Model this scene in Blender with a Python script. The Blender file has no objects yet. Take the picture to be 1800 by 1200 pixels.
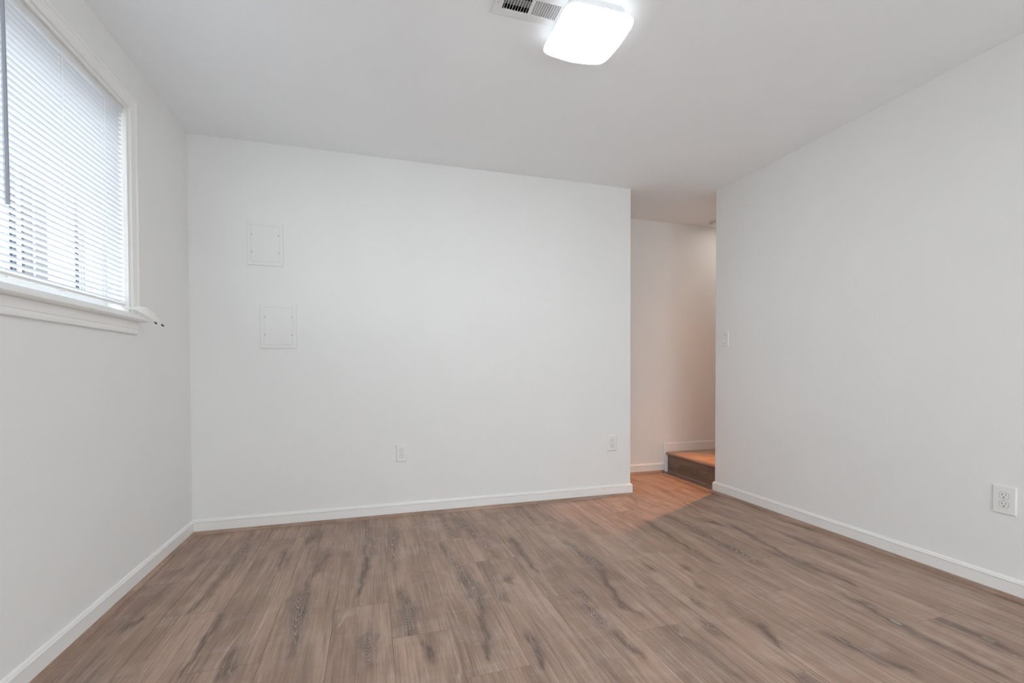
import bpy, bmesh, math, random
import numpy as np
from mathutils import Vector, Matrix

# ------------------------------------------------------------------ camera, sky, exposure
sc = bpy.context.scene
COL = sc.collection
cd = bpy.data.cameras.new('camera')
cam = bpy.data.objects.new('camera', cd); COL.objects.link(cam)
cd.sensor_fit = 'HORIZONTAL'; cd.sensor_width = 36.0
cd.lens = 16.2917
cd.shift_y = 0.035075
cd.clip_start = 0.02
_yaw, _pitch, _roll = math.radians(16.904376), math.radians(-0.953885), math.radians(-0.145315)
fw = Vector((math.sin(_yaw)*math.cos(_pitch), math.cos(_yaw)*math.cos(_pitch), math.sin(_pitch)))
rt = Vector((math.cos(_yaw), -math.sin(_yaw), 0)); up = rt.cross(fw)
r2 = rt*math.cos(_roll)+up*math.sin(_roll); u2 = -rt*math.sin(_roll)+up*math.cos(_roll)
m = Matrix((r2, u2, -fw)).transposed().to_4x4()
m.translation = Vector((0, 0, 1.00492))
cam.matrix_world = m
sc.camera = cam

world = bpy.data.worlds.new('sky'); sc.world = world; world.use_nodes = True
bg = world.node_tree.nodes['Background']
bg.inputs[0].default_value = (0.94, 0.965, 1.0, 1); bg.inputs[1].default_value = 4.9

vs = sc.view_settings
vs.view_transform = 'Standard'; vs.look = 'None'; vs.gamma = 1.0; vs.use_curve_mapping = False
vs.exposure = 0.12
sc.cycles.use_denoising = True; sc.cycles.use_adaptive_sampling = True; sc.cycles.adaptive_threshold = 0.015
sc.cycles.max_bounces = 16; sc.cycles.diffuse_bounces = 8; sc.cycles.transmission_bounces = 12
sc.cycles.transparent_max_bounces = 24
sc.cycles.sample_clamp_indirect = 6.0

LAMP_EMIT = 31.0
HALL_WATT = 180.0

# ------------------------------------------------------------------ room measures (metres)
H = 2.44
XL, XR = -1.056, 2.678
YB, XE = 3.275, 1.989       # back wall, its free end
YR = 3.127                  # free end of the right wall
YF = 3.912                  # wall at the back of the hall
YREAR = -1.30
WY0, WY1 = 0.83, 2.551      # window opening
WZ0, WZ1 = 1.232, 2.206
STEPX = 2.785; STEPZ = 0.195
XEND = 4.30
RND = random.Random(7)

# ------------------------------------------------------------------ helpers
def link(o, parent=None):
    COL.objects.link(o)
    if parent: o.parent = parent
    return o
def obj(name, bm, mat, parent=None, smooth=False):
    bmesh.ops.recalc_face_normals(bm, faces=bm.faces)
    me = bpy.data.meshes.new(name); bm.to_mesh(me); bm.free()
    if smooth:
        for p in me.polygons: p.use_smooth = True
        try: me.set_sharp_from_angle(angle=math.radians(40))
        except Exception: pass
    o = bpy.data.objects.new(name, me)
    if mat: me.materials.append(mat)
    return link(o, parent)
def empty(name, loc=(0, 0, 0)):
    o = bpy.data.objects.new(name, None); o.location = loc; o.empty_display_size = 0.05
    return link(o)
def tag(o, label, cat, group=None):
    o['label'] = label; o['category'] = cat
    if group: o['group'] = group
    return o
def struct(o):
    o['kind'] = 'structure'; return o
def box(bm, a, b, bevel=0.0, seg=2):
    x0, x1 = sorted((a[0], b[0])); y0, y1 = sorted((a[1], b[1])); z0, z1 = sorted((a[2], b[2]))
    v = [bm.verts.new(p) for p in ((x0,y0,z0),(x1,y0,z0),(x1,y1,z0),(x0,y1,z0),(x0,y0,z1),(x1,y0,z1),(x1,y1,z1),(x0,y1,z1))]
    fs = [bm.faces.new([v[i] for i in f]) for f in ((0,3,2,1),(4,5,6,7),(0,1,5,4),(1,2,6,5),(2,3,7,6),(3,0,4,7))]
    if bevel > 0:
        es = {e for f in fs for e in f.edges}
        bmesh.ops.bevel(bm, geom=list(es), offset=bevel, segments=seg, affect='EDGES', profile=0.5)
def sweep(bm, path, profile):
    """profile points (t,z): t = distance out of the wall; path = list of (pos, outward dir) in plan, mitred by the caller"""
    rings = []
    for (px, py), (nx, ny) in path:
        rings.append([bm.verts.new((px+nx*t, py+ny*t, z)) for t, z in profile])
    n = len(profile)
    for a, b in zip(rings[:-1], rings[1:]):
        for i in range(n):
            j = (i+1) % n
            bm.faces.new((a[i], a[j], b[j], b[i]))
    bm.faces.new(rings[0]); bm.faces.new(list(reversed(rings[-1])))
def tube(bm, pts, r, n=8, cap=True):
    pts = [Vector(p) for p in pts]; rings = []
    for i, p in enumerate(pts):
        d = (pts[min(i+1, len(pts)-1)] - pts[max(i-1, 0)]).normalized()
        a = d.cross(Vector((0, 0, 1)) if abs(d.z) < .9 else Vector((1, 0, 0))).normalized(); b = d.cross(a)
        rr = r[i] if isinstance(r, (list, tuple)) else r
        rings.append([bm.verts.new(p + (a*math.cos(2*math.pi*k/n)+b*math.sin(2*math.pi*k/n))*rr) for k in range(n)])
    for a, b in zip(rings[:-1], rings[1:]):
        for k in range(n): bm.faces.new((a[k], a[(k+1)%n], b[(k+1)%n], b[k]))
    if cap: bm.faces.new(rings[0]); bm.faces.new(list(reversed(rings[-1])))
def lathe(bm, prof, c, n=32):
    """prof (r,z) around vertical axis through c"""
    rings = []
    for r, z in prof:
        rings.append([bm.verts.new((c[0]+r*math.cos(2*math.pi*k/n), c[1]+r*math.sin(2*math.pi*k/n), c[2]+z)) for k in range(n)])
    for a, b in zip(rings[:-1], rings[1:]):
        for k in range(n): bm.faces.new((a[k], a[(k+1)%n], b[(k+1)%n], b[k]))
    bm.faces.new(rings[0]); bm.faces.new(list(reversed(rings[-1])))
def catmull(P, n=6):
    P = [Vector(p) for p in P]; P = [P[0]*2-P[1]] + P + [P[-1]*2-P[-2]]; out = []
    for i in range(1, len(P)-2):
        for k in range(n):
            t = k/n; a, b, c, d = P[i-1:i+3]
            out.append(.5*((2*b)+(c-a)*t+(2*a-5*b+4*c-d)*t*t+(3*b-a-3*c+d)*t**3))
    out.append(P[-2]); return out

# ------------------------------------------------------------------ materials
class NT:
    def __init__(s, name):
        s.m = bpy.data.materials.new(name); s.m.use_nodes = True; s.t = s.m.node_tree; s.n = s.t.nodes
        s.b = s.n['Principled BSDF']; s.out = s.n['Material Output']
    def node(s, typ, **kw):
        nd = s.n.new(typ)
        for k, v in kw.items(): setattr(nd, k, v)
        return nd
    def set(s, sock, v):
        if hasattr(v, 'is_linked') or isinstance(v, bpy.types.NodeSocket): s.t.links.new(v, sock)
        else: sock.default_value = v
    def math(s, op, a, b=0.0, c=None, clamp=False):
        nd = s.node('ShaderNodeMath', operation=op, use_clamp=clamp)
        s.set(nd.inputs[0], a); s.set(nd.inputs[1], b)
        if c is not None: s.set(nd.inputs[2], c)
        return nd.outputs[0]
    def noise(s, vec, scale, detail=3, rough=.5, dist=0.0):
        nd = s.node('ShaderNodeTexNoise'); s.set(nd.inputs['Vector'], vec)
        nd.inputs['Scale'].default_value = scale; nd.inputs['Detail'].default_value = detail
        nd.inputs['Roughness'].default_value = rough; nd.inputs['Distortion'].default_value = dist
        return nd.outputs['Fac']
    def mapr(s, v, a, b, c=0., d=1., smooth=True):
        nd = s.node('ShaderNodeMapRange'); nd.interpolation_type = 'SMOOTHSTEP' if smooth else 'LINEAR'
        s.set(nd.inputs[0], v)
        for i, k in enumerate((a, b, c, d)): nd.inputs[i+1].default_value = k
        return nd.outputs[0]
    def mix(s, f, a, b, mode='MIX'):
        nd = s.node('ShaderNodeMix', data_type='RGBA', blend_type=mode)
        s.set(nd.inputs['Factor'], f); s.set(nd.inputs['A'], a); s.set(nd.inputs['B'], b)
        return nd.outputs['Result']
    def vec(s, x, y, z):
        nd = s.node('ShaderNodeCombineXYZ')
        for i, v in enumerate((x, y, z)): s.set(nd.inputs[i], v)
        return nd.outputs[0]
def plain(name, col, rough=.5, spec=.5, metal=0., bump=0., bscale=400., var=0.0):
    s = NT(name); s.b.inputs['Roughness'].default_value = rough
    s.b.inputs['Specular IOR Level'].default_value = spec; s.b.inputs['Metallic'].default_value = metal
    tc = s.node('ShaderNodeTexCoord').outputs['Object']
    c2 = tuple(c*(1-var) for c in col[:3]) + (1,)
    f = s.noise(tc, 3.0, 4)
    s.set(s.b.inputs['Base Color'], s.mix(s.mapr(f, .35, .65), tuple(col[:3])+(1,), c2))
    if bump:
        bn = s.node('ShaderNodeBump'); bn.inputs['Strength'].default_value = bump; bn.inputs['Distance'].default_value = .001
        s.set(bn.inputs['Height'], s.noise(tc, bscale, 2)); s.set(s.b.inputs['Normal'], bn.outputs[0])
    return s.m
M_WALL = plain('wall_paint', (.825, .83, .825), .75, .25, bump=.25, bscale=350, var=.012)
M_CEIL = plain('ceiling_paint', (.90, .925, .945), .9, .15, bump=.2, bscale=300, var=.01)
M_TRIM = plain('trim_paint', (.87, .87, .86), .32, .5, var=.01)
M_PLASTIC = plain('white_plastic', (.82, .82, .81), .3, .5, var=.01)
M_PANEL = plain('panel_plastic', (.81, .81, .805), .5, .35, var=.01)
M_METAL = plain('white_enamelled_metal', (.78, .79, .80), .4, .5, var=.02)
M_GROOVE = plain('panel_groove', (.66, .66, .655), .6, .3)
M_DARK = plain('dark_slot', (.03, .03, .032), .6, .3)
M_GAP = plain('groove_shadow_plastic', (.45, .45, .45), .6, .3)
M_DUCT = plain('duct_metal', (.62, .64, .67), .6, .4)
M_SCREW = plain('painted_screw', (.62, .62, .60), .4, .5)
M_CORD = plain('white_cord', (.94, .94, .92), .8, .2)
M_TASSEL = plain('brown_tassel', (.10, .065, .045), .6, .3)
M_WAND = plain('grey_tilt_wand', (.36, .385, .44), .25, .5)
M_VINYL = plain('white_vinyl', (.85, .86, .87), .35, .5)

def wood(name, swap=False, gain=1.0, generic_dark=.48):
    s = NT(name)
    tc = s.node('ShaderNodeTexCoord').outputs['Object']
    sep = s.node('ShaderNodeSeparateXYZ'); s.set(sep.inputs[0], tc)
    X, Y, Z = sep.outputs
    if swap: X, Y = Y, X
    X = s.math('ADD', X, Z)                                  # upright faces keep their grain
    def attr(n):
        a = s.node('ShaderNodeAttribute'); a.attribute_name = n; return a.outputs['Fac']
    tone, dark, bumpa = attr('tone'), attr('dark'), attr('swell')
    off = s.math('MULTIPLY', tone, 37.0)
    XO = s.math('ADD', X, off); YO = s.math('ADD', Y, off)
    def nz(sx, sy, det, rough=.5, dist=0.):
        return s.noise(s.vec(s.math('MULTIPLY', XO, sx), s.math('MULTIPLY', YO, sy), off), 1.0, det, rough, dist)
    broad = nz(9, 1.6, 4, .55, .4)
    streak = nz(34, 1.7, 5, .6, .3)
    warp = nz(6, 1.1, 2, .35)
    fibre = nz(300, 6, 3, .6)
    grain = nz(150, 3.2, 4, .6)
    kfib = nz(230, 14, 2, .5)
    pore = nz(900, 24, 2, .5)
    saw = nz(5, 210, 2, .5)
    blot = nz(6, 9, 3, .55, .6)
    # broad generic dark streak besides the placed ones
    gen = s.math('MULTIPLY', s.mapr(streak, .50, .74), generic_dark)
    dk = s.math('ADD', s.math('MULTIPLY', dark, s.mapr(nz(30, 9, 4, .6, .8), .2, .65, .55, 1.1)), gen, clamp=True)
    # growth rings: level lines of x bent around the swellings
    jit = s.math('MULTIPLY', nz(50, 7, 3, .55), .45)
    F = s.math('ADD', s.math('MULTIPLY', X, 26.0), s.math('ADD', s.math('MULTIPLY', bumpa, 8.5), s.math('ADD', s.math('MULTIPLY', warp, 6.0), jit)))
    tri = s.math('MULTIPLY', s.math('ABSOLUTE', s.math('SUBTRACT', s.math('FRACT', F), .5)), 2.0)
    line = s.mapr(tri, .76, .98)
    lmask = s.mapr(nz(14, 2.2, 3, .5), .52, .70, .0, .45)
    lmask = s.math('ADD', lmask, s.math('MULTIPLY', s.mapr(bumpa, .02, .2), .95), clamp=True)
    line = s.math('MULTIPLY', line, s.math('MULTIPLY', lmask, s.mapr(fibre, .3, .6, .35, 1.0)))
    F2 = s.math('ADD', s.math('MULTIPLY', X, 190.0), s.math('ADD', s.math('MULTIPLY', bumpa, 14.0), s.math('MULTIPLY', warp, 30.0)))
    tri2 = s.math('MULTIPLY', s.math('ABSOLUTE', s.math('SUBTRACT', s.math('FRACT', F2), .5)), 2.0)
    fine = s.math('MULTIPLY', s.mapr(tri2, .4, 1.0), s.mapr(nz(20, 3, 3, .5), .35, .62, .15, .9))
    g = lambda c: tuple(v*gain for v in c) + (1,)
    c = s.mix(s.mapr(broad, .30, .70), g((.262, .170, .128)), g((.415, .285, .218)))
    c = s.mix(s.math('MULTIPLY', s.mapr(blot, .48, .70), .35), c, g((.44, .35, .30)))
    c = s.mix(s.math('MULTIPLY', s.mapr(nz(16, 2.4, 3, .5, .5), .50, .70), .45), c, g((.235, .145, .105)))
    c = s.mix(s.math('MULTIPLY', tone, .30), c, g((.235, .165, .13)))
    c = s.mix(s.math('MULTIPLY', dk, .88), c, g((.078, .056, .047)))
    c = s.mix(s.math('MULTIPLY', fine, .22), c, g((.16, .115, .092)))
    c = s.mix(s.math('MULTIPLY', s.mapr(grain, .50, .68), .50), c, g((.170, .118, .092)))
    c = s.mix(s.math('MULTIPLY', s.mapr(grain, .46, .30), .30), c, g((.50, .39, .32)))
    c = s.mix(s.math('MULTIPLY', line, .70), c, g((.62, .53, .47)))
    c = s.mix(s.math('MULTIPLY', s.mapr(fibre, .56, .74), .30), c, g((.56, .46, .40)))
    c = s.mix(s.math('MULTIPLY', s.mapr(pore, .55, .72), .35), c, g((.14, .10, .085)))
    c = s.mix(s.math('MULTIPLY', s.mapr(saw, .56, .72), .09), c, g((.50, .42, .37)))
    s.set(s.b.inputs['Base Color'], c)
    s.b.inputs['Roughness'].default_value = .48
    s.b.inputs['Specular IOR Level'].default_value = .35
    bn = s.node('ShaderNodeBump'); bn.inputs['Strength'].default_value = .25; bn.inputs['Distance'].default_value = .0006
    s.set(bn.inputs['Height'], s.math('ADD', fibre, s.math('MULTIPLY', line, .6))); s.set(s.b.inputs['Normal'], bn.outputs[0])
    return s.m
M_WOOD = wood('oak_laminate', gain=1.22)
M_SHOE = wood('oak_shoe_moulding', gain=1.2, generic_dark=.15)
M_SHOEX = wood('oak_shoe_moulding_across', swap=True, gain=1.2, generic_dark=.15)
M_TREAD = wood('oak_tread', swap=True, gain=1.45, generic_dark=.10)  # paler copy of the wood: lamplight on the landing put into the colour
M_RISER = wood('oak_riser', gain=.72, generic_dark=.3)  # darker copy of the wood: the riser's shade put into its colour

def slat_mat():
    s = NT('blind_slat_vinyl'); n = s.n
    d = s.node('ShaderNodeBsdfDiffuse'); d.inputs[0].default_value = (.77, .775, .785, 1)
    t = s.node('ShaderNodeBsdfTranslucent'); t.inputs[0].default_value = (.80, .85, .93, 1)
    g = s.node('ShaderNodeBsdfGlossy'); g.inputs[0].default_value = (.9, .9, .9, 1); g.inputs['Roughness'].default_value = .35
    m1 = s.node('ShaderNodeMixShader'); m1.inputs[0].default_value = .30
    s.t.links.new(d.outputs[0], m1.inputs[1]); s.t.links.new(t.outputs[0], m1.inputs[2])
    m2 = s.node('ShaderNodeMixShader'); m2.inputs[0].default_value = .05
    s.t.links.new(m1.outputs[0], m2.inputs[1]); s.t.links.new(g.outputs[0], m2.inputs[2])
    s.t.links.new(m2.outputs[0], s.out.inputs[0]); return s.m
M_SLAT = slat_mat()
def glass_mat():
    s = NT('window_glass')
    t = s.node('ShaderNodeBsdfTransparent'); t.inputs[0].default_value = (.96, .98, .98, 1)
    g = s.node('ShaderNodeBsdfGlossy'); g.inputs['Roughness'].default_value = .02
    m1 = s.node('ShaderNodeMixShader'); m1.inputs[0].default_value = .05
    s.t.links.new(t.outputs[0], m1.inputs[1]); s.t.links.new(g.outputs[0], m1.inputs[2]); s.t.links.new(m1.outputs[0], s.out.inputs[0])
    return s.m
M_GLASS = glass_mat()
def emit(name, col, st):
    s = NT(name); s.b.inputs['Base Color'].default_value = (.9, .9, .9, 1)
    s.b.inputs['Emission Color'].default_value = col; s.b.inputs['Emission Strength'].default_value = st
    return s.m
def lamp_mat():
    # the LED board faces down: the underside of the opal shade is bright, its rim much dimmer
    s = NT('lit_opal_diffuser'); s.b.inputs['Base Color'].default_value = (.9, .9, .9, 1)
    s.b.inputs['Emission Color'].default_value = (.93, .965, 1.0, 1)
    g = s.node('ShaderNodeNewGeometry'); sp = s.node('ShaderNodeSeparateXYZ'); s.set(sp.inputs[0], g.outputs['True Normal'])
    s.set(s.b.inputs['Emission Strength'], s.mapr(s.math('MULTIPLY', sp.outputs[2], -1.0), .70, .98, 1.4, LAMP_EMIT))
    return s.m
M_LAMP = lamp_mat()
M_CAN = emit('lit_warm_lens', (1.0, .93, .84, 1), 42.0)

# ------------------------------------------------------------------ floor: planks 0.222 m wide running away from the camera
FEAT = [(-0.312,2.225,-0.272,1.779,.035,.9,1),(-0.248,2.654,-0.305,2.272,.025,.7,.3),(-0.011,2.645,-0.045,3.228,.03,.8,1),(-0.02,2.584,-0.062,2.169,.02,.9,.1),(0.119,2.929,0.104,2.397,.03,.7,.6),(0.14,1.968,0.122,1.786,.04,.8,1),(0.122,2.129,0.14,1.968,.025,.7,.3),(-0.018,1.802,-0.017,1.641,.03,.9,1),(0.19,1.636,0.184,1.709,.02,.8,.2),(-0.463,2.786,-0.446,2.554,.02,.7,.3),(-0.322,3.016,-0.378,2.908,.03,.6,.1),(-0.684,2.759,-0.711,3.22,.03,.8,1),(-0.689,2.715,-0.724,2.226,.03,.7,.15),(-0.954,2.684,-0.929,2.703,.025,.7,.2),(-0.861,2.798,-0.871,2.631,.025,.4,0),(-0.918,2.186,-0.898,2.215,.025,.9,.2),(-0.916,2.473,-0.956,2.139,.03,.45,.2),(-0.593,2.143,-0.607,1.758,.012,.8,0),(-0.464,1.747,-0.48,1.857,.03,.9,.4),(0.449,2.022,0.379,2.672,.035,.9,1),(0.448,1.984,0.388,1.558,.022,.8,.15),(0.466,2.692,0.457,3.212,.025,.6,.8),(0.549,3.08,0.636,2.396,.03,.8,1),(0.624,2.109,0.629,2.089,.025,.9,.4),(0.543,2.296,0.558,2.124,.03,.5,.2),(0.788,2.601,0.783,2.165,.022,.8,.3),(1.105,2.143,1.075,2.483,.03,.9,1),(1.094,2.103,1.009,1.719,.02,.9,.15),(0.897,1.9,0.872,1.756,.022,.8,.6),(0.872,1.756,0.871,1.612,.022,.8,.6),(0.551,1.952,0.568,1.921,.02,.7,.3),(0.568,1.61,0.554,1.464,.022,.8,.4),(1.023,3.216,1.057,2.596,.025,.6,.6),(1.732,2.637,1.695,2.131,.022,.8,.5),(1.695,2.131,1.707,1.971,.022,.8,.5),(1.93,2.428,1.922,2.156,.03,.9,.6),(1.922,2.156,1.904,1.888,.03,.9,.6),(2.115,2.554,2.204,2.375,.03,.8,.5),(2.204,2.375,2.13,1.9,.03,.8,.5),(1.516,1.966,1.521,1.95,.02,.8,.3),(1.346,2.018,1.34,2.085,.02,.7,.3),(1.446,1.782,1.445,1.812,.02,.7,.3),(1.336,1.657,1.338,1.693,.02,.7,.3),(1.024,1.764,1.045,1.646,.02,.8,.4),(1.259,1.492,1.255,1.519,.025,.9,.4),(1.448,1.434,1.41,1.302,.022,.8,.4),(0.865,1.639,0.846,1.736,.025,.7,.8),(0.886,1.55,0.891,1.444,.022,.8,.4),(0.891,1.444,0.902,1.41,.022,.8,.4),(1.114,1.48,1.138,1.238,.035,.55,.5),(2.4,2.138,2.418,1.85,.022,.7,.4),(2.418,1.85,2.424,1.698,.022,.7,.4),(2.122,1.942,2.132,1.824,.025,.85,.4),(2.132,1.824,2.144,1.589,.025,.85,.4),(1.999,1.452,1.977,1.296,.028,.9,.5),(1.977,1.296,1.971,1.14,.028,.9,.5),(1.971,1.14,1.975,0.989,.022,.7,.3),(1.655,1.267,1.673,1.145,.025,.85,.5),(1.673,1.145,1.716,1.084,.025,.85,.5),(2.174,1.235,2.177,1.113,.028,.9,.4),(2.177,1.113,2.169,1.026,.028,.9,.4),(1.333,1.151,1.325,1.166,.04,.8,.4),(1.925,2.7,1.966,2.374,.03,.6,.3),(1.976,3.255,1.898,3.032,.025,.5,.3),(2.373,3.518,2.203,2.719,.02,.5,.3)]
PW, PX, PL = .2218, .069, 1.255
ENDS = {-5: 2.55, -4: 2.20, -3: 3.02, -2: 2.82, -1: 2.06, 0: 3.03, 1: 2.73, 2: 2.36, 3: 3.15, 4: 2.80, 5: 3.40, 6: 2.20, 7: 2.90, 8: 1.95, 9: 2.53, 10: 2.05, 11: 3.0, 12: 2.4}
def build_floor():
    Vs, Fs, T, D, B = [], [], [], [], []
    base = 0; fy0, fy1 = YREAR, YF; fx0, fx1 = XL, STEPX+.02
    FA = np.array(FEAT)
    rr = np.random.RandomState(11)
    for row in range(-6, 14):
        xa, xb = max(fx0, PX+PW*row), min(fx1, PX+PW*(row+1))
        if xb-xa < .004: continue
        e = ENDS.get(row, 2.3); ys = [fy0, fy1]; k = e
        while k > fy0: k -= PL
        while k < fy1:
            if k > fy0: ys.append(k)
            k += PL
        ys = sorted(set(ys))
        for ya, yb in zip(ys[:-1], ys[1:]):
            if yb-ya < .01: continue
            tone = rr.rand()
            gx = .0005 if xa > fx0 else 0; gy = .0004
            nx = max(2, int((xb-xa)/.007)); ny = max(2, int((yb-ya)/.012)) if yb > .6 else 6
            X, Y = np.meshgrid(np.linspace(xa+gx, xb-.0005, nx+1), np.linspace(ya+gy, yb-gy, ny+1))
            Xf, Yf = X.ravel(), Y.ravel()
            dark = np.zeros_like(Xf); swell = np.zeros_like(Xf)
            feats = [f for f in FEAT if xa-.01 <= (f[0]+f[2])/2 <= xb+.01 and ya-.1 <= (f[1]+f[3])/2 <= yb+.1]
            extra = []
            if yb < 1.4 or row > 10:   # parts the photograph does not show in detail
                for _ in range(2):
                    kx, ky = rr.uniform(xa+.04, xb-.04), rr.uniform(ya+.1, yb-.1)
                    extra.append((kx, ky, kx+rr.uniform(-.03, .03), ky+rr.uniform(.1, .4), .025, .8, rr.choice([.2, .3, .9])))
            for (x0, y0, x1, y1, w, d, b) in feats+extra:
                dx, dy = x1-x0, y1-y0; L2 = dx*dx+dy*dy
                tr = ((Xf-x0)*dx+(Yf-y0)*dy)/L2; t = np.clip(tr, 0, 1); L = math.sqrt(L2)
                wob = .005*np.sin(Yf*31+x0*90)+.003*np.sin(Yf*67+y0*50)
                ex = (Xf+wob-(x0+t*dx)); ey = (Yf-(y0+t*dy))
                ww = w*(1.0-.55*t)
                q = (ex/ww)**2 + (ey/(ww*2.4))**2
                if b >= .6:      # cathedral figure: nested arches from the knot to the tip
                    g = np.where(tr >= 0, (1-tr), 1.0-(tr*L/.055)**2) - (np.abs(ex)/(w*1.7))**1.4
                    g = np.clip(g, 0, 1); swell += b*g
                    dark = np.maximum(dark, d*np.clip(g*2.4, 0, 1)*.8); dark = np.maximum(dark, .6*d*np.exp(-q*.8))
                else:
                    dark = np.maximum(dark, d*np.exp(-q*.8))
                    q2 = (ex/(ww*1.3))**2 + (ey/(ww*3.0))**2; swell += b*.14*(1-.6*t)*np.exp(-q2*.8)
                kq = ((Xf-x0)/.012)**2 + ((Yf-y0)/.022)**2      # the knot at the start of each streak
                dark = np.maximum(dark, np.exp(-kq)*min(1, d+.2)); swell += .05*np.exp(-kq*.5)
            Vs.append(np.stack([Xf, Yf, np.zeros_like(Xf)], 1))
            i = np.arange((nx+1)*(ny+1)).reshape(ny+1, nx+1)
            Fs.append(np.stack([i[:-1,:-1].ravel(), i[:-1,1:].ravel(), i[1:,1:].ravel(), i[1:,:-1].ravel()], 1)+base)
            base += len(Xf); T.append(np.full_like(Xf, tone)); D.append(dark); B.append(swell)
    # slab below the planks (dark joints)
    V = np.concatenate(Vs); F = np.concatenate(Fs); T = np.concatenate(T); D = np.concatenate(D); B = np.concatenate(B)
    x0, x1, y0, y1 = XL-.2, XEND+.2, YREAR-.2, YF+.2
    sv = np.array([(x0,y0,-.12),(x1,y0,-.12),(x1,y1,-.12),(x0,y1,-.12),(x0,y0,-.001),(x1,y0,-.001),(x1,y1,-.001),(x0,y1,-.001)])
    sf = np.array([(0,3,2,1),(4,5,6,7),(0,1,5,4),(1,2,6,5),(2,3,7,6),(3,0,4,7)])+len(V)
    V = np.concatenate([V, sv]); F = np.concatenate([F, sf]); z = np.zeros(8)
    T = np.concatenate([T, z]); D = np.concatenate([D, z]); B = np.concatenate([B, z])
    me = bpy.data.meshes.new('floor'); me.vertices.add(len(V)); me.loops.add(F.size); me.polygons.add(len(F))
    me.vertices.foreach_set('co', V.astype(np.float32).ravel())
    me.loops.foreach_set('vertex_index', F.astype(np.int32).ravel())
    me.polygons.foreach_set('loop_start', np.arange(0, F.size, 4, dtype=np.int32))
    me.polygons.foreach_set('loop_total', np.full(len(F), 4, dtype=np.int32))
    mi = np.zeros(len(F), dtype=np.int32); mi[-6:] = 1
    me.materials.append(M_WOOD); me.materials.append(M_TASSEL)
    me.polygons.foreach_set('material_index', mi)
    me.update(calc_edges=True)
    for n, a in (('tone', T), ('dark', D), ('swell', B)):
        at = me.attributes.new(n, 'FLOAT', 'POINT'); at.data.foreach_set('value', a.astype(np.float32))
    o = bpy.data.objects.new('floor', me); link(o); return struct(o)
build_floor()

# ------------------------------------------------------------------ walls and ceiling
def slab(name, boxes, mat=M_WALL):
    bm = bmesh.new()
    for a, b in boxes: box(bm, a, b)
    return struct(obj(name, bm, mat))
T_ = .15
slab('wall_left', [((XL-T_, YREAR-.12, 0), (XL, WY0, H)), ((XL-T_, WY1, 0), (XL, YF+.12, H)),
                   ((XL-T_, WY0, 0), (XL, WY1, WZ0)), ((XL-T_, WY0, WZ1), (XL, WY1, H))])
def wall_beveled(name, a, b, edge_xy):
    """box wall whose free vertical corner at edge_xy is slightly rounded (corner bead)"""
    bm = bmesh.new(); box(bm, a, b)
    es = [e for e in bm.edges if abs((e.verts[0].co-e.verts[1].co).z) > 1 and any((Vector(q)-e.verts[0].co.xy).length < .01 for q in edge_xy)]
    bmesh.ops.bevel(bm, geom=es, offset=.006, segments=3, affect='EDGES', profile=.5)
    return struct(obj(name, bm, M_WALL))
wall_beveled('wall_back', (XL, YB, 0), (XE, YB+.12, H), [(XE, YB), (XE, YB+.12)])
wall_beveled('wall_right', (XR, YREAR, 0), (XR+.105, YR, H), [(XR, YR)])
slab('wall_far', [((1.20, YF, 0), (XEND+.1, YF+.12, H))])
slab('wall_hall_left', [((1.10, YB+.12, 0), (1.20, YF, H))])
slab('wall_stair_side', [((XR+.105, YR-.11, 0), (XEND, YR, H))])
slab('wall_stair_end', [((XEND, YR-.11, 0), (XEND+.1, YF, H))])
DX0, DX1, DZ1 = -.15, 2.30, 2.03                       # unseen glazed door added in the rear wall to let in fill light
slab('wall_rear', [((XL, YREAR-.12, 0), (DX0, YREAR, H)), ((DX1, YREAR-.12, 0), (XR+.105, YREAR, H)), ((DX0, YREAR-.12, DZ1), (DX1, YREAR, H))])
VX0, VX1, VY0, VY1 = .505, .728, 1.715, 1.790         # register opening in the ceiling
RX, RY, RR = 3.42, 3.505, .075                         # recessed downlight over the landing
slab('ceiling', [((XL-T_, YREAR-.12, H), (VX0, YF+.12, H+.1)), ((VX1, YREAR-.12, H), (XEND+.1, YF+.12, H+.1)),
                 ((VX0, YREAR-.12, H), (VX1, VY0, H+.1)), ((VX0, VY1, H), (VX1, YF+.12, H+.1))], M_CEIL)

BASE = [(0, 0), (.012, 0), (.012, .0705), (.0145, .0735), (.0145, .0765), (.0085, .0785), (.0085, .0835), (.006, .0875), (.002, .090), (0, .090)]
def baseboard(name, path, z=0.0):
    bm = bmesh.new(); sweep(bm, path, [(t, zz+z) for t, zz in BASE])
    return struct(obj(name, bm, M_TRIM))
S2 = 1.0
baseboard('baseboard_left', [((XL, YREAR), (1, 0)), ((XL, YB), (1, -1))])
baseboard('baseboard_back', [((XL, YB), (1, -1)), ((XE, YB), (1, -1)), ((XE, YB+.12), (1, 0))])
baseboard('baseboard_right', [((XR, YREAR), (-1, 0)), ((XR, YR), (-1, 1)), ((STEPX-.004, YR), (0, 1))])
baseboard('baseboard_far', [((1.20, YF), (0, -1)), ((2.742, YF), (0, -1))])
baseboard('baseboard_landing', [((2.775, YF), (0, -1)), ((XEND, YF), (0, -1))], STEPZ)
baseboard('baseboard_rear', [((XL, YREAR), (0, 1)), ((DX0-.06, YREAR), (0, 1))])
bm = bmesh.new(); box(bm, (2.738, YF-.011, 0), (STEPX+.001, YF, STEPZ+.090), .003)
struct(obj('trim_1', bm, M_TRIM))
SH = [(.012, 0)] + [(.012+.018*math.cos(a), .019*math.sin(a)) for a in [i*math.pi/2/5 for i in range(6)]]
SH[-1] = (.012, .019)
def shoe(name, path, mat):
    bm = bmesh.new(); sweep(bm, path, SH); return struct(obj(name, bm, mat, smooth=True))
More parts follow.
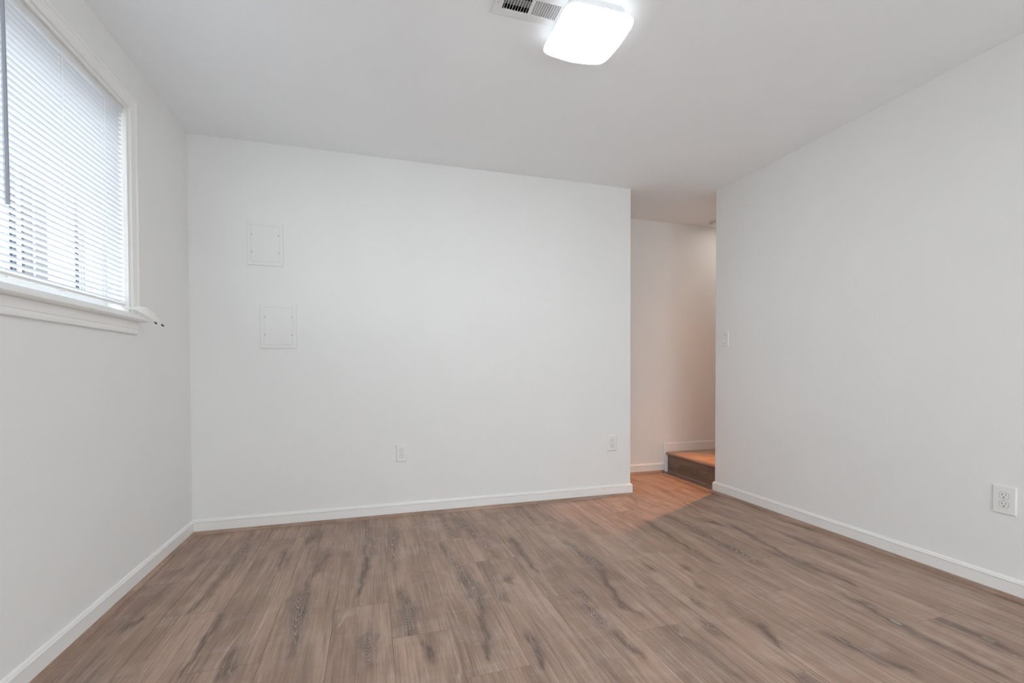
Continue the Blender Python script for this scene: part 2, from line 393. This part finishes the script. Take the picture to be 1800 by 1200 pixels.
shoe('trim_2', [((XL, YREAR), (1, 0)), ((XL, YB), (1, -1))], M_SHOE)
shoe('trim_3', [((XL, YB), (1, -1)), ((XE, YB), (1, -1)), ((XE, YB+.12), (1, 0))], M_SHOEX)
shoe('trim_4', [((XR, YREAR), (-1, 0)), ((XR, YR), (-1, 1)), ((STEPX-.004, YR), (0, 1))], M_SHOE)
shoe('trim_5', [((1.20, YF), (0, -1)), ((2.742, YF), (0, -1))], M_SHOEX)

# ------------------------------------------------------------------ landing step in the hall
st = tag(empty('landing_step', (STEPX, (YR+YF)/2, 0)), 'single raised wood landing step with rounded nosing in the hall beyond the opening', 'step')
def part(name, bm, mat, root, smooth=False):
    o = obj(name, bm, mat, None, smooth)
    o.parent = root; o.matrix_parent_inverse = Matrix.Translation(-root.location) ; return o
bm = bmesh.new(); box(bm, (STEPX, YR+.001, 0), (STEPX+.02, YF-.012, STEPZ-.02)); part('riser', bm, M_RISER, st)
bm = bmesh.new(); box(bm, (STEPX-.004, YR+.001, 0), (STEPX, YF-.013, .012)); part('shoe_strip', bm, M_SHOE, st)
bm = bmesh.new(); box(bm, (STEPX+.02, YR+.001, STEPZ-.02), (XEND-.001, YF-.001, STEPZ)); part('tread', bm, M_TREAD, st)
bm = bmesh.new(); box(bm, (STEPX-.028, YR+.001, STEPZ-.021), (STEPX+.04, YF-.012, STEPZ+.002), .009, 3); part('nosing', bm, M_SHOE, st, True)

# ------------------------------------------------------------------ window
win = empty('window_1', (XL, (WY0+WY1)/2, WZ0)); struct(win)
bm = bmesh.new(); J = .012
box(bm, (XL-.145, WY1-J, WZ0), (XL+.0, WY1, WZ1)); box(bm, (XL-.145, WY0, WZ0), (XL, WY0+J, WZ1)); box(bm, (XL-.145, WY0+J, WZ1-J), (XL, WY1-J, WZ1))
part('window_jamb', bm, M_TRIM, win)
# casing: mitred picture-frame moulding, profile (w = distance outward from the opening, t = thickness)
CP = [(.003, 0), (.003, .008), (.006, .0105), (.010, .0105), (.012, .0085), (.030, .0100), (.044, .0125), (.047, .0155), (.053, .0165), (.058, .0145), (.059, 0)]
bm = bmesh.new()
corners = [((WY1, WZ0+.03), (1, 0)), ((WY1, WZ1), (1, 1)), ((WY0, WZ1), (-1, 1)), ((WY0, WZ0+.03), (-1, 0))]
rings = [[bm.verts.new((XL+t, y+dy*w, z+dz*w)) for w, t in CP] for (y, z), (dy, dz) in corners]
for a, b in zip(rings[:-1], rings[1:]):
    for i in range(len(CP)):
        j = (i+1) % len(CP); bm.faces.new((a[i], a[j], b[j], b[i]))
bm.faces.new(rings[0]); bm.faces.new(rings[-1])
part('window_casing', bm, M_TRIM, win)
# stool with bullnose, horns past the casing
SX = XL+.047; SZ0, SZ1 = 1.232, 1.266
bm = bmesh.new()
prof = [(XL+.0, SZ0), (SX-.012, SZ0), (SX-.004, SZ0+.003), (SX, SZ0+.009), (SX-.001, SZ0+.013), (SX-.014, SZ1-.003), (SX-.020, SZ1), (XL, SZ1)]
def ext(bm, prof, y0, y1):
    a = [bm.verts.new((x, y0, z)) for x, z in prof]; b = [bm.verts.new((x, y1, z)) for x, z in prof]
    for i in range(len(prof)):
        j = (i+1) % len(prof); bm.faces.new((a[i], a[j], b[j], b[i]))
    bm.faces.new(a); bm.faces.new(list(reversed(b)))
ext(bm, prof, WY0-.062, WY1+.062)
box(bm, (XL-.145, WY0+J, SZ0), (XL+.001, WY1-J, SZ1))
part('window_stool', bm, M_TRIM, win, True)
bm = bmesh.new()
AP = [(XL, 1.174), (XL+.012, 1.174), (XL+.0145, 1.178), (XL+.0145, 1.184), (XL+.010, 1.187), (XL+.010, 1.197), (XL+.0125, 1.200), (XL+.0165, 1.2315), (XL, 1.2315)]
ext(bm, AP, WY0-.045, WY1+.040)
part('window_apron', bm, M_TRIM, win)
# vinyl sliding sash behind the blind
FX0, FX1 = XL-.140, XL-.085
bm = bmesh.new()
y0, y1, z0, z1 = WY0+J, WY1-J, SZ1, WZ1-J
for a, b in (((y0, z0), (y0+.04, z1)), ((y1-.035, z0), (y1, z1)), ((y0+.04, z0), (y1-.035, z0+.048)), ((y0+.04, z1-.04), (y1-.035, z1))):
    box(bm, (FX0, a[0], a[1]), (FX1, b[0], b[1]))
ym = 1.55
box(bm, (FX0+.006, ym-.02, z0+.048), (FX1-.006, ym+.02, z1-.04))
part('window_sash', bm, M_VINYL, win)
bm = bmesh.new(); box(bm, (XL-.114, y0+.04, z0+.048), (XL-.110, ym-.02, z1-.04)); box(bm, (XL-.114, ym+.02, z0+.048), (XL-.110, y1-.035, z1-.04))
part('window_glass', bm, M_GLASS, win)

# added glazed door behind the camera, only there to brighten the room
pd = empty('added_door', ((DX0+DX1)/2, YREAR-.06, 0)); struct(pd)
bm = bmesh.new(); ya, yb = YREAR-.10, YREAR-.02; xm_ = (DX0+DX1)/2
for a, b in (((DX0, 0), (DX0+.06, DZ1)), ((DX1-.06, 0), (DX1, DZ1)), ((DX0+.06, DZ1-.07), (DX1-.06, DZ1)), ((DX0+.06, 0), (DX1-.06, .09)), ((xm_-.04, .09), (xm_+.04, DZ1-.07))):
    box(bm, (a[0], ya, a[1]), (b[0], yb, b[1]))
part('added_door_frame', bm, M_VINYL, pd)
bm = bmesh.new(); box(bm, (DX0+.06, YREAR-.062, .09), (xm_-.04, YREAR-.058, DZ1-.07)); box(bm, (xm_+.04, YREAR-.062, .09), (DX1-.06, YREAR-.058, DZ1-.07)); part('added_door_glass', bm, M_GLASS, pd)

# ------------------------------------------------------------------ mini blind
bl = tag(empty('window_blind', (XL-.025, (WY0+WY1)/2, 1.300)), 'white horizontal mini blind lowered over the bright window on the left wall', 'window blind')
BY0, BY1 = WY0+J+.003, WY1-J-.002
BXC = XL-.0255
bm = bmesh.new(); box(bm, (BXC-.013, BY0, WZ1-J-.026), (BXC+.014, BY1, WZ1-J-.001), .0015); part('headrail', bm, M_METAL, bl)
NS = 0
bm = bmesh.new(); pitch = .0213; tilt = math.radians(-13); zt = WZ1-J-.040; z = 1.318
while z < zt:
    r = []
    for k in range(5):
        s_ = -1+k*.5                                   # -1 room edge .. +1 outer edge
        cx = -s_*.0125; cz = .0012*(1-s_*s_)
        x = BXC + cx*math.cos(tilt) ; zz = z + s_*.0125*math.sin(tilt) + cz
        r.append((bm.verts.new((x, BY0+.002, zz)), bm.verts.new((x, BY1-.001, zz))))
    for a, b in zip(r[:-1], r[1:]): bm.faces.new((a[0], a[1], b[1], b[0]))
    z += pitch; NS += 1
me_sl = part('slats', bm, M_SLAT, bl, True)
bm = bmesh.new(); box(bm, (BXC-.012, BY0+.002, 1.298), (BXC+.0125, BY1-.001, 1.309), .003); part('bottom_rail', bm, M_PLASTIC, bl)
CY = [2.390, 2.110, 1.830, 1.550, 1.270, .990]
for y in CY:
    bm = bmesh.new()
    for dx in (.0135, -.0135): tube(bm, [(BXC+dx, y-.0015, 1.300), (BXC+dx, y-.0015, WZ1-J-.02)], .0005, 5)
    tube(bm, [(BXC, y+.003, 1.300), (BXC, y+.003, WZ1-J-.02)], .0007, 5)
    part('ladder_cord', bm, M_CORD, bl)
    bm = bmesh.new(); lathe(bm, [(.0, 0), (.007, 0), (.008, .002), (.008, .0045)], (BXC, y, 1.2945), 16); part('cord_plug', bm, M_PLASTIC, bl)
bm = bmesh.new(); tube(bm, [(BXC+.024, 1.800, 2.150), (BXC+.026, 1.801, 1.90), (BXC+.027, 1.802, 1.512)], .0062, 6); wd = part('tilt_wand', bm, M_WAND, bl)
wd['label'] = 'blue-grey hexagonal tilt wand'
bm = bmesh.new(); tube(bm, [(BXC+.012, 1.800, 2.172), (BXC+.024, 1.800, 2.168), (BXC+.024, 1.800, 2.148)], .0018, 6); part('wand_hook', bm, M_METAL, bl)
# lift cords: come down at the right end, gathered in a looped hank lying over the stool end
strands = []
for k in range(11):
    a = (k-5)/5.0; j = lambda s: RND.uniform(-s, s)
    P = [(XL-.004+j(.002), 2.520+j(.004), 1.285+j(.004)), (XL+.020, 2.535+.004*a, 1.292+.003*a+j(.001)), (XL+.046, 2.556+.004*a, 1.287+.013*a+j(.002)),
         (XL+.064, 2.585+.005*a, 1.272+.016*a+j(.003)), (XL+.074+j(.002), 2.618, 1.255+.014*a+j(.003)), (XL+.076+j(.002), 2.645+j(.005), 1.243+.010*a), (XL+.074, 2.668+j(.006), 1.232+.004*a)]
    strands.append(catmull(P, 5))
bm = bmesh.new()
for s_ in strands: tube(bm, s_, .00125, 6)
for s_ in strands[::3]: tube(bm, [p+Vector((.001, 0, -.003)) for p in s_[:-4]], .0014, 6)
tube(bm, [(XL-.006, 2.524, 1.285), (XL-.008, 2.526, 1.7), (XL-.010, 2.528, 2.17)], .0010, 5)
lc = part('lift_cord', bm, M_CORD, bl, True); lc['label'] = 'white lift cords gathered in a hank over the sill end'
for (x, y, z, ex, ey, ez) in ((XL+.074, 2.672, 1.233, .002, .020, -.008), (XL+.072, 2.606, 1.236, .003, .013, -.006)):
    bm = bmesh.new(); tube(bm, [(x, y, z), (x+ex*.4, y+ey*.4, z+ez*.4), (x+ex, y+ey, z+ez)], [.0018, .0036, .0044], 10)
    ts = obj('cord_tassel', bm, M_TASSEL, None, True); ts.parent = lc; ts.matrix_parent_inverse = Matrix.Identity(4); ts['label'] = 'brown cord end'

# ------------------------------------------------------------------ wall fittings
def frame_on(plane, val, a, z):
    """matrix: local x along the wall (to the viewer's right), local y up, local z out of the wall"""
    if plane == 'back': X, Y, Z, o = (1,0,0), (0,0,1), (0,-1,0), (a, val, z)
    else: X, Y, Z, o = (0,-1,0), (0,0,1), (-1,0,0), (val, a, z)
    mm = Matrix((X, Y, Z)).transposed().to_4x4(); mm.translation = Vector(o); return mm
def root_at(name, mm):
    o = empty(name); o.matrix_world = mm; return o
def lp(name, bm, mat, root, smooth=False): return obj(name, bm, mat, root, smooth)
def rrect(bm, w, h, r, z0, z1, inset=0.0, n=5, c=(0, 0)):
    def ring(w, h, r, z):
        P = []
        for sx, sy, a0 in ((1, 1, 0), (-1, 1, 90), (-1, -1, 180), (1, -1, 270)):
            for k in range(n+1):
                a = math.radians(a0+90*k/n); P.append(bm.verts.new((c[0]+sx*(w/2-r)+r*math.cos(a), c[1]+sy*(h/2-r)+r*math.sin(a), z)))
        return P
    A = ring(w, h, r, z0); B = ring(w, h, r, z0+(z1-z0)*.35) ; C_ = ring(w-2*inset, h-2*inset, max(r-inset, .0005), z1)
    for a, b in ((A, B), (B, C_)):
        for i in range(len(a)): bm.faces.new((a[i], a[(i+1)%len(a)], b[(i+1)%len(a)], b[i]))
    bm.faces.new(A); bm.faces.new(C_)
def receptacle(root, cy, z):
    bm = bmesh.new(); n = 28; r = .0170
    prof = []
    for k in range(n):
        a = 2*math.pi*k/n; prof.append((max(-.0165, min(.0165, r*1.04*math.cos(a))), max(-.0138, min(.0138, r*math.sin(a)))))
    A = [bm.verts.new((x, cy+y, z-.001)) for x, y in prof]; B = [bm.verts.new((x*.97, cy+y*.97, z+.0014)) for x, y in prof]
    for i in range(n): bm.faces.new((A[i], A[(i+1)%n], B[(i+1)%n], B[i]))
    bm.faces.new(A); bm.faces.new(B)
    o = lp('receptacle', bm, M_PLASTIC, root)
    bm = bmesh.new(); zz = z+.0012
    box(bm, (-.0075, cy+.0005, zz), (-.0053, cy+.0085, zz+.0005)); box(bm, (.0053, cy+.0015, zz), (.0073, cy+.0080, zz+.0005))
    box(bm, (-.0024, cy-.0095, zz), (.0024, cy-.0048, zz+.0005), .0008)
    lp('slots', bm, M_DARK, o)
def gasket(root, cy, z):
    bm = bmesh.new(); n = 28; r = .0183
    P = [(max(-.0178, min(.0178, r*1.04*math.cos(2*math.pi*k/n))), max(-.0151, min(.0151, r*math.sin(2*math.pi*k/n)))) for k in range(n)]
    A = [bm.verts.new((x, cy+y, z-.001)) for x, y in P]; B = [bm.verts.new((x, cy+y, z+.0002)) for x, y in P]
    for i in range(n): bm.faces.new((A[i], A[(i+1)%n], B[(i+1)%n], B[i]))
    bm.faces.new(A); bm.faces.new(B); lp('receptacle_groove', bm, M_GAP, root)
def screw(root, y, z):
    bm = bmesh.new(); lathe(bm, [(.0032, -.001), (.0032, .0006), (.0022, .0011)], (0, y, z), 14); lp('plate_screw', bm, M_SCREW, root)
def duplex(name, mm, w, h, label):
    r = root_at(name, mm); tag(r, label, 'wall outlet')
    bm = bmesh.new(); rrect(bm, w, h, .003, 0, .0075, .0030); lp('wall_plate', bm, M_PLASTIC, r, True)
    for cy in (.0195, -.0195): gasket(r, cy, .0075); receptacle(r, cy, .0075)
    screw(r, 0, .0075); return r
duplex('wall_outlet', frame_on('back', YB, .197, .432), .070, .116, 'white duplex outlet low on the back wall, left of the other outlet there')
duplex('wall_outlet', frame_on('right', XR, 1.318, .424), .080, .124, 'white duplex outlet with wide plate low on the right wall near the camera')
r = root_at('wall_outlet', frame_on('back', YB, 1.818, .424)); tag(r, 'white rectangular-faced outlet low on the back wall next to the hall opening', 'wall outlet')
bm = bmesh.new(); rrect(bm, .088, .130, .003, 0, .0095, .009); lp('wall_plate', bm, M_PLASTIC, r)
bm = bmesh.new(); rrect(bm, .036, .070, .002, .008, .0097, .0002); lp('receptacle_groove', bm, M_GAP, r)
bm = bmesh.new(); rrect(bm, .0335, .067, .002, .008, .0108, .0010); dr = lp('receptacle', bm, M_PLASTIC, r)
bm = bmesh.new()
for cy in (.019, -.017):
    zz = .0107
    box(bm, (-.0082, cy, zz), (-.0058, cy+.009, zz+.0005)); box(bm, (.0058, cy, zz), (.0082, cy+.009, zz+.0005)); box(bm, (-.0030, cy-.0115, zz), (.0030, cy-.005, zz+.0005), .0008)
lp('slots', bm, M_DARK, dr)
r = root_at('light_switch', frame_on('right', XR, 3.013, 1.241)); tag(r, 'white rocker light switch on the right wall beside the hall opening', 'light switch')
bm = bmesh.new(); rrect(bm, .070, .116, .003, 0, .0062, .0035); lp('wall_plate', bm, M_PLASTIC, r, True)
bm = bmesh.new(); rrect(bm, .0355, .069, .002, .005, .0065, .0002); lp('rocker_groove', bm, M_GAP, r)
bm = bmesh.new()
v = [bm.verts.new(p) for p in ((-.0165,-.033,.005),(.0165,-.033,.005),(.0165,.033,.005),(-.0165,.033,.005),(-.0155,-.032,.0125),(.0155,-.032,.0125),(.0155,0,.0085),(-.0155,0,.0085),(.0155,.032,.0072),(-.0155,.032,.0072))]
for f in ((0,1,2,3),(0,1,5,4),(4,5,6,7),(7,6,8,9),(9,8,2,3)): bm.faces.new([v[i] for i in f])
bm.faces.new([v[i] for i in (0,4,7,9,3)]); bm.faces.new([v[i] for i in (1,5,6,8,2)])
lp('rocker', bm, M_PLASTIC, r)
for y in (.0475, -.0475): screw(r, y, .0062)

# access panels
def access_panel(x0, x1, z0, z1, label, dw):
    r = root_at('access_panel', frame_on('back', YB, (x0+x1)/2, (z0+z1)/2)); tag(r, label, 'access panel', 'plastic access panels on the back wall')
    w, h = x1-x0, z1-z0
    bm = bmesh.new(); rrect(bm, w, h, .004, 0, .0085, .0015); lp('panel_frame', bm, M_PANEL, r)
    a, b = w-.046, h-.050
    bm = bmesh.new(); rrect(bm, a+.004, b+.004, .003, .003, .0086, .0001); lp('door_groove', bm, M_GROOVE, r)
    bm = bmesh.new(); rrect(bm, a+.0022, b+.0022, .003, .003, .0092, .0012); d = lp('panel_door', bm, M_PANEL, r)
    for sx in (-1, 1):
        for sy in (-1, 1):
            bm = bmesh.new(); cx, cy = sx*(a/2-.004), sy*h*.20
            box(bm, (cx-.0018, cy-.007, .0088), (cx+.0018, cy+.007, .0098), .0005); lp('door_clip', bm, M_GAP, d)
    return r
access_panel(-.737, -.531, 1.667, 1.942, 'white plastic access panel, higher and further left of the two on the back wall', 0)
access_panel(-.668, -.459, 1.145, 1.428, 'white plastic access panel, lower of the two on the back wall', 0)

# ------------------------------------------------------------------ ceiling lamp
LX, LY = .866, 1.771
lamp = tag(empty('ceiling_lamp', (LX, LY, H)), 'lit square white pillow-shaped ceiling lamp beside the air register', 'ceiling lamp')
HS = .149; ROTL = 0.0
def se(u, a, n=7.5):   # rounded square outline
    c, s_ = math.cos(a), math.sin(a)
    q = (abs(c)**n+abs(s_)**n)**(-1/n); return u*q*c, u*q*s_
def rot(x, y): return x*math.cos(ROTL)-y*math.sin(ROTL), x*math.sin(ROTL)+y*math.cos(ROTL)
bm = bmesh.new(); N = 72; rings = []
prof = [(.02, 0), (.2, 0), (.4, 0), (.55, 0), (.7, 0), (.82, 0), (.9, 0), (.96, 0), (.99, 0), (1.0, 0), (1.0, 1), (.985, 2), (.94, 3)]
for u, kind in prof:
    ring = []
    for k in range(N):
        a = 2*math.pi*k/N; x, y = se(HS*u, a)
        ux, uy = x/HS, y/HS
        sag = .036*(1-abs(ux)**2.4)*(1-abs(uy)**2.4) + .014*(1-min(abs(ux), abs(uy))**1.2)*1.0
        zb = H-.052 - sag
        if kind == 1: zb += .006
        if kind == 2: zb += .010
        if kind == 3: zb = H-.040
        X_, Y_ = rot(x, y); ring.append(bm.verts.new((LX+X_, LY+Y_, zb)))
    rings.append(ring)
for a, b in zip(rings[:-1], rings[1:]):
    for k in range(N): bm.faces.new((a[k], a[(k+1)%N], b[(k+1)%N], b[k]))
bm.faces.new(rings[0]); bm.faces.new(rings[-1])
part('diffuser', bm, M_LAMP, lamp, True)
bm = bmesh.new(); rings = []
for u, z in ((.82, H-.0385), (.82, H-.0005)):
    rings.append([bm.verts.new((LX+rot(*se(HS*u, 2*math.pi*k/N))[0], LY+rot(*se(HS*u, 2*math.pi*k/N))[1], z)) for k in range(N)])
for k in range(N): bm.faces.new((rings[0][k], rings[0][(k+1)%N], rings[1][(k+1)%N], rings[1][k]))
bm.faces.new(rings[0]); bm.faces.new(rings[1])
part('mounting_pan', bm, M_METAL, lamp)
bm = bmesh.new(); q = rot(.02, -.135); box(bm, (LX+q[0]-.006, LY+q[1]-.012, H-.042), (LX+q[0]+.006, LY+q[1]+.008, H-.030), .002)
part('retaining_clip', bm, M_PLASTIC, lamp)

# ------------------------------------------------------------------ ceiling air register
rg = tag(empty('air_register', (.61, 1.752, H)), 'white metal air register with two louver banks in the ceiling', 'air vent')
ZR = H-.006
bm = bmesh.new()
ox0, ox1, oy0, oy1 = .465, .768, 1.680, 1.826
O = [(ox0, oy0), (ox1, oy0), (ox1, oy1), (ox0, oy1)]; I = [(VX0, VY0), (VX1, VY0), (VX1, VY1), (VX0, VY1)]
def rg_ring(P, z, d=0.0):
    sx = (-1, 1, 1, -1); sy = (-1, -1, 1, 1); return [bm.verts.new((P[i][0]+sx[i]*d, P[i][1]+sy[i]*d, z)) for i in range(4)]
R_ = [rg_ring(O, H-.0003), rg_ring(O, H-.003), rg_ring(O, ZR, -.006), rg_ring(I, ZR, .002), rg_ring(I, ZR+.002, 0), rg_ring(I, H+.02, 0)]
for a, b in zip(R_[:-1], R_[1:]):
    for i in range(4): bm.faces.new((a[i], a[(i+1)%4], b[(i+1)%4], b[i]))
part('register_frame', bm, M_METAL, rg)
xm = .618
bm = bmesh.new(); box(bm, (xm-.007, VY0, ZR+.0005), (xm+.007, VY1, ZR+.004)); part('centre_bar', bm, M_METAL, rg)
def louvers(xa, xb, n, ang):
    bm = bmesh.new()
    for i in range(n):
        x = xa+(xb-xa)*(i+.5)/n; dx, dz = .0058*math.cos(ang), .0058*math.sin(ang); t = .0006
        v = [bm.verts.new((x+sx*dx+tx, y, ZR+.006+sx*dz)) for y in (VY0, VY1) for sx in (-1, 1) for tx in (-t, t)]
        for f in ((0,1,3,2),(4,6,7,5),(0,4,5,1),(2,3,7,6),(0,2,6,4),(1,5,7,3)): bm.faces.new([v[j] for j in f])
    return bm
part('louver_bank', louvers(VX0+.002, xm-.008, 9, math.radians(64)), M_METAL, rg)
part('louver_bank', louvers(xm+.008, VX1-.002, 10, math.radians(128)), M_METAL, rg)
bm = bmesh.new(); tube(bm, [(VX0+.004, 1.745, H+.014), (VX1-.004, 1.745, H+.014)], .0022, 8); part('damper_rod', bm, M_DARK, rg)
bm = bmesh.new(); box(bm, (VX0+.001, VY0+.001, H+.019), (VX1-.001, VY1-.001, H+.021)); part('damper_plate', bm, M_DUCT, rg)
bm = bmesh.new()
for a, b in (((VX0-.004, VY0-.004, H+.02), (VX0, VY1+.004, H+.16)), ((VX1, VY0-.004, H+.02), (VX1+.004, VY1+.004, H+.16)), ((VX0, VY0-.004, H+.02), (VX1, VY0, H+.16)), ((VX0, VY1, H+.02), (VX1, VY1+.004, H+.16)), ((VX0, VY0, H+.155), (VX1, VY1, H+.16))): box(bm, a, b)
part('duct_boot', bm, M_DUCT, rg)
for x in (ox0+.019, ox1-.020):
    bm = bmesh.new(); lathe(bm, [(.0035, 0), (.0035, -.0008), (.002, -.0014)], (x, 1.763, ZR), 14); part('frame_screw', bm, M_SCREW, rg)

# ------------------------------------------------------------------ hall ceiling: smoke detector, recessed downlight
sd = tag(empty('smoke_detector', (3.235, 3.772, H)), 'small round white smoke detector on the hall ceiling, half hidden by the right wall', 'smoke detector')
bm = bmesh.new(); lathe(bm, [(.060, 0), (.066, -.004), (.066, -.012)], (3.235, 3.772, H-.0002), 40); part('mounting_base', bm, M_PLASTIC, sd, True)
bm = bmesh.new(); lathe(bm, [(.058, -.012), (.058, -.018)], (3.235, 3.772, H), 40); part('sensor_slot', bm, M_GAP, sd, True)
bm = bmesh.new(); lathe(bm, [(.063, -.018), (.063, -.024), (.052, -.034), (.02, -.037)], (3.235, 3.772, H), 40); part('cover', bm, M_PLASTIC, sd, True)
dl = tag(empty('ceiling_downlight', (RX, RY, H)), 'warm round downlight over the hall landing, out of sight behind the right wall', 'downlight')
bm = bmesh.new(); lathe(bm, [(RR, 0), (RR+.012, -.003), (RR+.010, -.006), (RR-.005, -.006)], (RX, RY, H-.0002), 40); part('trim_ring', bm, M_METAL, dl, True)
bm = bmesh.new(); lathe(bm, [(RR-.012, -.0062), (RR-.014, -.008)], (RX, RY, H), 40); part('lens', bm, M_CAN, dl)
ld = bpy.data.lights.new('downlight_beam', 'SPOT'); ld.energy = HALL_WATT; ld.color = (1.0, .36, .07); ld.spot_size = math.radians(44); ld.spot_blend = .7; ld.shadow_soft_size = .02
lo = bpy.data.objects.new('downlight_beam', ld); link(lo); lo.parent = dl; lo.location = (0, 0, -.012)
lo.rotation_euler = Vector((-1.08, -.36, -2.43)).to_track_quat('-Z', 'Y').to_euler()

# ------------------------------------------------------------------ outside the window
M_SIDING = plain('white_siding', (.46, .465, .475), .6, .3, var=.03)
M_GRAVEL = plain('grey_gravel', (.34, .34, .335), .8, .2, var=.1)
M_BOUNCE = plain('pale_bounce_concrete', (.78, .78, .77), .8, .2, var=.05)
M_GREY = plain('grey_shutter', (.10, .103, .11), .6, .3, var=.05)
M_NAVY = plain('dark_window_glass', (.03, .045, .075), .3, .4)
bm = bmesh.new(); box(bm, (-16, -12, -.25), (XL-T_-.001, 22, -.15)); struct(obj('ground', bm, M_GRAVEL))
bm = bmesh.new(); box(bm, (XL-T_, -12, -.25), (12, YREAR-.121, -.13)); struct(obj('bounce_slab', bm, M_BOUNCE))  # added pale slab, bounces daylight through the added door onto the ceiling
nb = tag(empty('neighbour_house', (-4.6, 8, -.15)), 'white house with dark windows seen through the gaps in the blind', 'house')
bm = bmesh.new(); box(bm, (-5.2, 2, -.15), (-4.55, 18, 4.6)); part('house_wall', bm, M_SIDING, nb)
def outer_win(y0, y1, z0, z1, mat, bars):
    bm = bmesh.new(); box(bm, (-4.55, y0, z0), (-4.52, y1, z1)); o = part('window', bm, mat, nb)
    bm = bmesh.new()
    for yb in bars: box(bm, (-4.52, yb-.008, z0), (-4.50, yb+.008, z1))
    q = obj('window_bar', bm, M_SIDING); q.parent = o; q.matrix_parent_inverse = Matrix.Identity(4)
outer_win(8.02, 8.50, 1.9, 4.3, M_GREY, [8.19])
outer_win(7.80, 7.91, 1.9, 4.3, M_NAVY, [7.87])
outer_win(9.22, 9.46, 1.9, 4.2, M_NAVY, [9.26, 9.33, 9.40])
outer_win(10.37, 10.56, 1.9, 4.6, M_GREY, [])

# daylight portal: only guides sampling of the sky through the opening
pl = bpy.data.lights.new('window_portal', 'AREA'); pl.shape = 'RECTANGLE'; pl.size = WY1-WY0; pl.size_y = WZ1-WZ0; pl.cycles.is_portal = True
po = bpy.data.objects.new('window_portal', pl); link(po); po.location = (XL-T_-.02, (WY0+WY1)/2, (WZ0+WZ1)/2)
po.rotation_euler = Vector((1, 0, 0)).to_track_quat('-Z', 'Z').to_euler()

pl = bpy.data.lights.new('added_door_portal', 'AREA'); pl.shape = 'RECTANGLE'; pl.size = DX1-DX0; pl.size_y = DZ1; pl.cycles.is_portal = True
po = bpy.data.objects.new('added_door_portal', pl); link(po); po.location = ((DX0+DX1)/2, YREAR-.14, DZ1/2)
po.rotation_euler = Vector((0, 1, 0)).to_track_quat('-Z', 'Z').to_euler()
